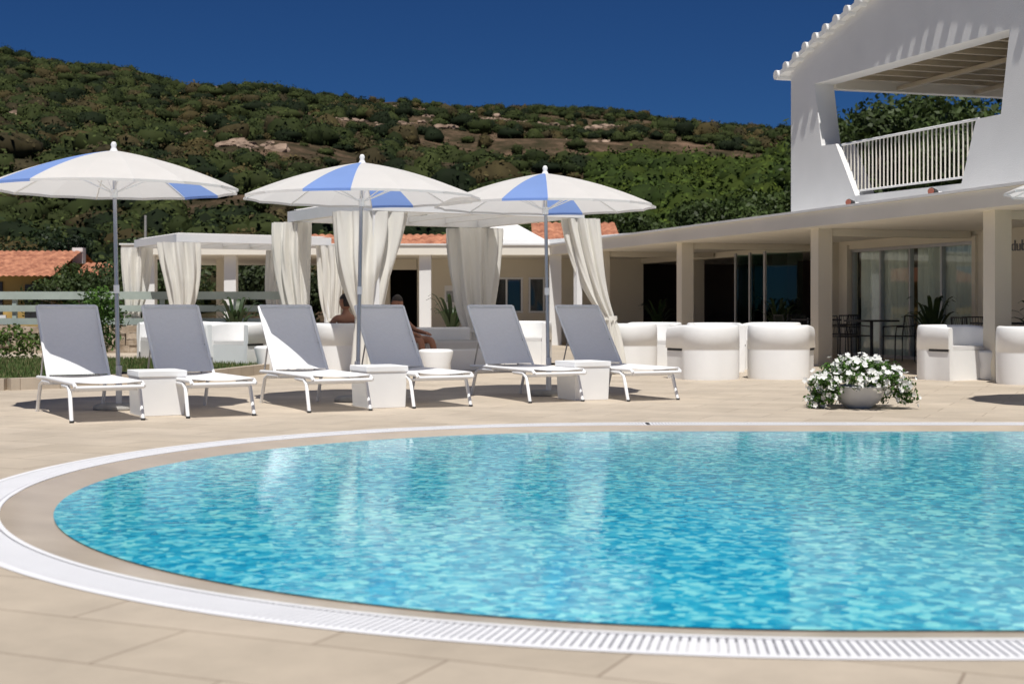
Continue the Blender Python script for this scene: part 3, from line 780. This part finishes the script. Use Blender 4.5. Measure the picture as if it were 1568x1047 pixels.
while x<-8.0: C.append((x,24.6+random.gauss(0,.1),0.3)); R.append((0.4,0.4,random.uniform(0.28,0.42))); g=random.uniform(.8,1.2); K.append((0.07*g,0.11*g,0.025)); x+=0.3
foliage('hedge',C,R,K,260,0.07,M_leaf)
C=[];R=[];K=[]
for k in range(26): C.append((random.gauss(0,0.22),random.gauss(0,0.2),random.uniform(0.2,1.0))); R.append((0.18,0.18,0.18)); g=random.uniform(.8,1.3); K.append((0.05*g,0.10*g,0.02))
def shrub(name,loc,s=1,tone=1):
    e=empty(name,(loc[0],loc[1],loc[2])); b=B()
    for k in range(4): b.tube([(0,0,0),(0.1*math.cos(k*1.6)*s,0.1*math.sin(k*1.6)*s,0.5*s),(0.2*math.cos(k*1.6)*s,0.2*math.sin(k*1.6)*s,0.9*s)],[0.02*s,0.014*s,0.006*s],M_bark)
    b.obj('stems',parent=e)
    foliage('leaves',np.array(C)*s,np.array(R)*s,np.array(K)*tone,90,0.07*s,M_leaf,parent=e,aspect=0.6)
shrub('garden_shrub',(-7.15,24.2,0.1),1.1,1.3); shrub('garden_shrub',(-7.5,24.9,0),0.9,1.2)
shrub('garden_shrub',(-11.0,26.5,0),0.8,1.0); shrub('garden_shrub',(-13.6,26.8,0),0.9,1.1)
def potted(x,y,s=1,tone=0.6):
    e=empty('potted_plant',(x,y,0)); b=B(); b.lathe([(0,0.02),(0.15,0),(0.2,0.35),(0.21,0.36),(0.18,0.34),(0,0.32)],(0,0,0),M_dark,24)
    b.obj('pot',parent=e)
    b=B(); m1=mat('palm_leaf',(0.03,0.06,0.015),0.5,0.3,10,transl=0.15)
    for k in range(26):
        a=k*2.4; L=random.uniform(0.5,0.95)*s; r=random.uniform(0.25,0.55)*s; rows=[]
        for i in range(7):
            t=i/6; px=r*t*math.cos(a);py=r*t*math.sin(a);pz=0.33+L*math.sin(t*1.9)*0.9; w=0.035*s*math.sin(math.pi*(0.1+0.9*t))+0.004
            rows.append([(px-w*math.sin(a),py+w*math.cos(a),pz),(px+w*math.sin(a),py-w*math.cos(a),pz-0.01)])
        b.grid(rows,m1)
    b.obj('fronds',parent=e)
for (t,k,s) in [(-5.5,2.2,1.0),(-0.2,2.4,1.0),(2.6,2.5,1.0),(-12.2,2.3,1.0)]:
    x,y=PP(t,k); potted(x,y,s)
potted(-5.2,26.8,1.0); potted(-1.2,28.4,1.1); potted(-1.0,38.2,0.9)
b=B()
x=-12.5
while x<-3.6:
    z=0
    while z<0.46:
        w=random.uniform(0.18,0.36); hh=random.uniform(0.12,0.17)
        b.box((x+w/2,30.3+random.gauss(0,0.015),z+hh/2),(w*0.96,0.3,hh*0.94),M_stone,random.gauss(0,0.03)); z+=hh
    x+=0.27
b.obj('dry_stone_wall')
b=B()
for x in np.arange(-14,-5.2,1.6): b.box((x,30.9,0.66),(0.09,0.09,1.28),M_fence)
for z,hh in ((1.22,0.17),(0.94,0.14),(0.66,0.14),(0.40,0.13)): b.box((-9.6,30.83,z),(9.2,0.03,hh),M_fence)
b.obj('slatted_fence')
# ------------------------------------------------------------------ bistro chairs/tables
def chair(x,y,r):
    b=B()
    for sx in(-.2,.2):
        b.tube([(sx,-.2,0),(sx,-.19,.45)],0.012,M_dark,6); b.tube([(sx,.2,0),(sx,.2,.45),(sx*0.95,.25,.82)],0.012,M_dark,6)
        b.tube([(sx*1.1,-.18,.62),(sx*1.1,.22,.64)],0.012,M_dark,6); b.tube([(sx*1.1,-.18,.62),(sx,-.19,.45)],0.010,M_dark,6)
    b.box((0,0,.455),(.42,.42,.02),M_dark)
    for i in range(7): xx=-.16+.32*i/6; b.tube([(xx,.205,.47),(xx*.95,.25,.82)],0.005,M_dark,5)
    b.tube([(-.19,.25,.82),(.19,.25,.82)],0.012,M_dark,6)
    return b.obj('bistro_chair',(x,y,0),r)
def btable(x,y):
    b=B(); b.box((0,0,.73),(.7,.7,.03),M_dark); b.tube([(0,0,0.02),(0,0,.72)],0.03,M_dark); b.lathe([(0,.03),(.22,.02),(.24,0),(0,0)],(0,0,0),M_dark); return b.obj('bistro_table',(x,y,0),ANG)
for t in(-3.2,-1.2,2.6):
    x,y=PP(t,1.8); btable(x,y)
    for a in(0,1.57,3.14):
        q=a+ANG; chair(x-0.55*math.sin(q),y+0.55*math.cos(q),q)

# ------------------------------------------------------------------ people
def person(name,loc,rot,J,hair=M_hair,shorts=M_black,top=None,headrot=0.0,headtilt=0.0):
    e=empty(name,loc,rot)
    names=['pelvis','waist','chest','neck','headb','shL','elL','wrL','haL','shR','elR','wrR','haR','hipL','knL','anL','toL','hipR','knR','anR','toR']
    rads={'pelvis':.125,'waist':.115,'chest':.135,'neck':.052,'headb':.05,'shL':.055,'elL':.04,'wrL':.027,'haL':.03,'hipL':.085,'knL':.058,'anL':.036,'toL':.028}
    par={'waist':'pelvis','chest':'waist','neck':'chest','headb':'neck','shL':'chest','elL':'shL','wrL':'elL','haL':'wrL','shR':'chest','elR':'shR','wrR':'elR','haR':'wrR',
      'hipL':'pelvis','knL':'hipL','anL':'knL','toL':'anL','hipR':'pelvis','knR':'hipR','anR':'knR','toR':'anR'}
    vs=[Vector(J[n]) for n in names]; es=[(names.index(par[n]),names.index(n)) for n in names if n in par]
    rr=[rads.get(n,rads.get(n[:-1]+'L')) for n in names]
    for s in 'LR':
        w=Vector(J['wr'+s]);h_=Vector(J['ha'+s]); d=(h_-w).normalized(); side=d.cross(Vector((0,0,1))).normalized(); dn=side.cross(d)
        if dn.z>0: dn=-dn
        for k,(off,ln) in enumerate([(-.03,.065),(-.01,.075),(.01,.07),(.03,.055)]):
            a=h_+side*off; i0=len(vs); vs+= [a+d*0.01,a+d*(0.01+ln*.5)+dn*0.003,a+d*ln*0.9+dn*0.02]; rr+=[.010,.009,.008]
            es+=[(names.index('ha'+s),i0),(i0,i0+1),(i0+1,i0+2)]
        a=w+d*0.03-side*0.03; i0=len(vs); vs+=[a,a-side*0.025+d*0.035]; rr+=[.012,.009]; es+=[(names.index('wr'+s),i0),(i0,i0+1)]
    me=bpy.data.meshes.new(name+'_body'); me.from_pydata(vs,es,[]); o=bpy.data.objects.new('body',me); COL.objects.link(o); o.parent=e
    sk=o.modifiers.new('Skin','SKIN'); sk.use_smooth_shade=True
    for i,v in enumerate(me.skin_vertices[0].data): v.radius=(rr[i],rr[i]*(0.75 if i in(1,2) else 1)); v.use_root=(i==0)
    ss=o.modifiers.new('Sub','SUBSURF'); ss.levels=2; ss.render_levels=2
    me.materials.append(M_skin)
    b=B()
    for s in 'LR':
        h_=Vector(J['hip'+s]);k=Vector(J['kn'+s]); b.tube([Vector(J['pelvis'])*0.5+h_*0.5,h_,h_+(k-h_)*0.3,h_+(k-h_)*0.45],[.12,.108,.10,.095],shorts,14)
    p=Vector(J['pelvis']);w=Vector(J['waist']); b.tube([p,p+(w-p)*.5],[.15,.14],shorts,16)
    if top: b.tube([w+(p-w)*0.3,w,Vector(J['chest']),Vector(J['chest'])*0.6+Vector(J['neck'])*0.4],[.14,.138,.155,.10],top,18)
    b.obj('clothes',parent=e)
    bm=bmesh.new(); bmesh.ops.create_uvsphere(bm,u_segments=24,v_segments=18,radius=0.1)
    for v in bm.verts:
        x,y,z=v.co; z*=1.25; x*=0.82
        if z<0: f=1+z*2.2; x*=f; y*= (1+z*0.8)
        if y<0 and abs(x)<0.022 and -0.035<z<0.02: y-=0.02*(1-abs(x)/0.022)*(0.02-z)/0.055+0.004
        if y<-0.05 and 0.0<z<0.03 and 0.018<abs(x)<0.05: y+=0.008
        v.co=(x,y,z)
    b=B(); b.add([v.co.copy() for v in bm.verts],[[v.index for v in f.verts] for f in bm.faces],M_skin,True)
    hv=[v.co*1.07+Vector((0,0.006,0.006)) for v in bm.verts]
    hf=[[v.index for v in f.verts] for f in bm.faces if (f.calc_center_median().z>0.05 or (f.calc_center_median().y>0.015 and f.calc_center_median().z>-0.06))]
    b.add(hv,hf,hair,True)
    for s in(-1,1):
        b.lathe([(0,0.006),(0.010,0.004),(0.012,0),(0,-0.004)],(s*0.032,-0.084,0.012),M_dark,8)
        b.tube([(s*0.08,0.01,-0.025),(s*0.09,0.015,0.0),(s*0.083,0.012,0.022)],[.007,.011,.007],M_skin,8)
    b.tube([(-.022,-.078,-.055),(0,-.084,-.055),(.022,-.078,-.055)],0.005,M_red,6)
    bm.free()
    hb=Vector(J['headb']); ho=b.obj('head',(hb.x,hb.y-0.01,hb.z+0.09),headrot,parent=e); ho.rotation_euler=(headtilt,0,headrot)
    return e
Js=dict(pelvis=(0,0.05,0.52),waist=(0,0.10,0.65),chest=(0,0.15,0.80),neck=(0,0.13,0.96),headb=(0,0.11,1.02),
 shL=(.18,.14,.88),elL=(.28,.02,.66),wrL=(.24,-.2,.62),haL=(.22,-.26,.6),shR=(-.18,.14,.88),elR=(-.28,.02,.66),wrR=(-.24,-.2,.62),haR=(-.22,-.26,.6),
 hipL=(.1,0,.50),knL=(.14,-.42,.48),anL=(.13,-.44,.08),toL=(.13,-.58,.04),hipR=(-.1,0,.50),knR=(-.14,-.42,.48),anR=(-.13,-.44,.08),toR=(-.13,-.58,.04))
person('seated_person',(-2.58,21.6,-0.06),rad(215),Js,headrot=rad(20))
link_copy(ac,'armchair',(-2.60,21.55,0),rad(35))
# second guest: slouched sideways on the outdoor sofa, forearms on thighs, feet on the floor
Jr=dict(pelvis=(0,0.10,0.56),waist=(0,0.17,.66),chest=(0,0.20,.80),neck=(0,.15,.94),headb=(0,.13,.99),
 shL=(.17,.16,.87),elL=(.25,-.04,.68),wrL=(.17,-.26,.64),haL=(.15,-.32,.63),shR=(-.17,.16,.87),elR=(-.25,-.04,.68),wrR=(-.17,-.26,.64),haR=(-.15,-.32,.63),
 hipL=(.1,0.04,.54),knL=(.14,-.40,.54),anL=(.14,-.50,.13),toL=(.14,-.64,.09),hipR=(-.1,0.04,.54),knR=(-.13,-.38,.55),anR=(-.12,-.42,.13),toR=(-.12,-.56,.09))
person('reclining_person',(-1.62,21.35,-0.05),rad(62),Jr,top=None,headrot=rad(-25),headtilt=0.15)

# ------------------------------------------------------------------ light, world, camera
to_sun=Vector((0.03,-0.41,0.90)).normalized()
elev=math.asin(to_sun.z); az=math.atan2(to_sun.x,to_sun.y)
sd=bpy.data.lights.new('sun','SUN'); sd.energy=4.9; sd.angle=rad(0.5); sd.color=(1.0,0.965,0.91)
so=bpy.data.objects.new('sun',sd); COL.objects.link(so); so.rotation_euler=(-to_sun).to_track_quat('-Z','Y').to_euler(); so.location=(0,0,50)
wd=bpy.data.worlds.new('World'); scene.world=wd; wd.use_nodes=True
N=wd.node_tree.nodes;L=wd.node_tree.links; bg=N['Background']
sk=N.new('ShaderNodeTexSky'); sk.sky_type='NISHITA'; sk.sun_disc=False; sk.sun_elevation=elev; sk.sun_rotation=az
sk.altitude=3000; sk.air_density=1.0; sk.dust_density=0.2; sk.ozone_density=3.0
g=N.new('ShaderNodeMixRGB'); g.blend_type='MULTIPLY'; g.inputs[0].default_value=1; g.inputs[2].default_value=(0.085,0.185,0.325,1)
L.new(sk.outputs[0],g.inputs[1]); L.new(g.outputs[0],bg.inputs[0]); bg.inputs[1].default_value=0.12
cd=bpy.data.cameras.new('Camera'); cam=bpy.data.objects.new('Camera',cd); COL.objects.link(cam)
cam.location=(0,0,1.0); cam.rotation_euler=(rad(90),0,0); cd.lens=50; cd.sensor_width=36; cd.shift_y=-55.5/1568
cd.clip_end=10000; cd.clip_start=0.05
cd.dof.use_dof=True; cd.dof.focus_distance=15.5; cd.dof.aperture_fstop=3.2
scene.camera=cam
scene.view_settings.view_transform='Standard'; scene.view_settings.look='None'; scene.view_settings.exposure=0
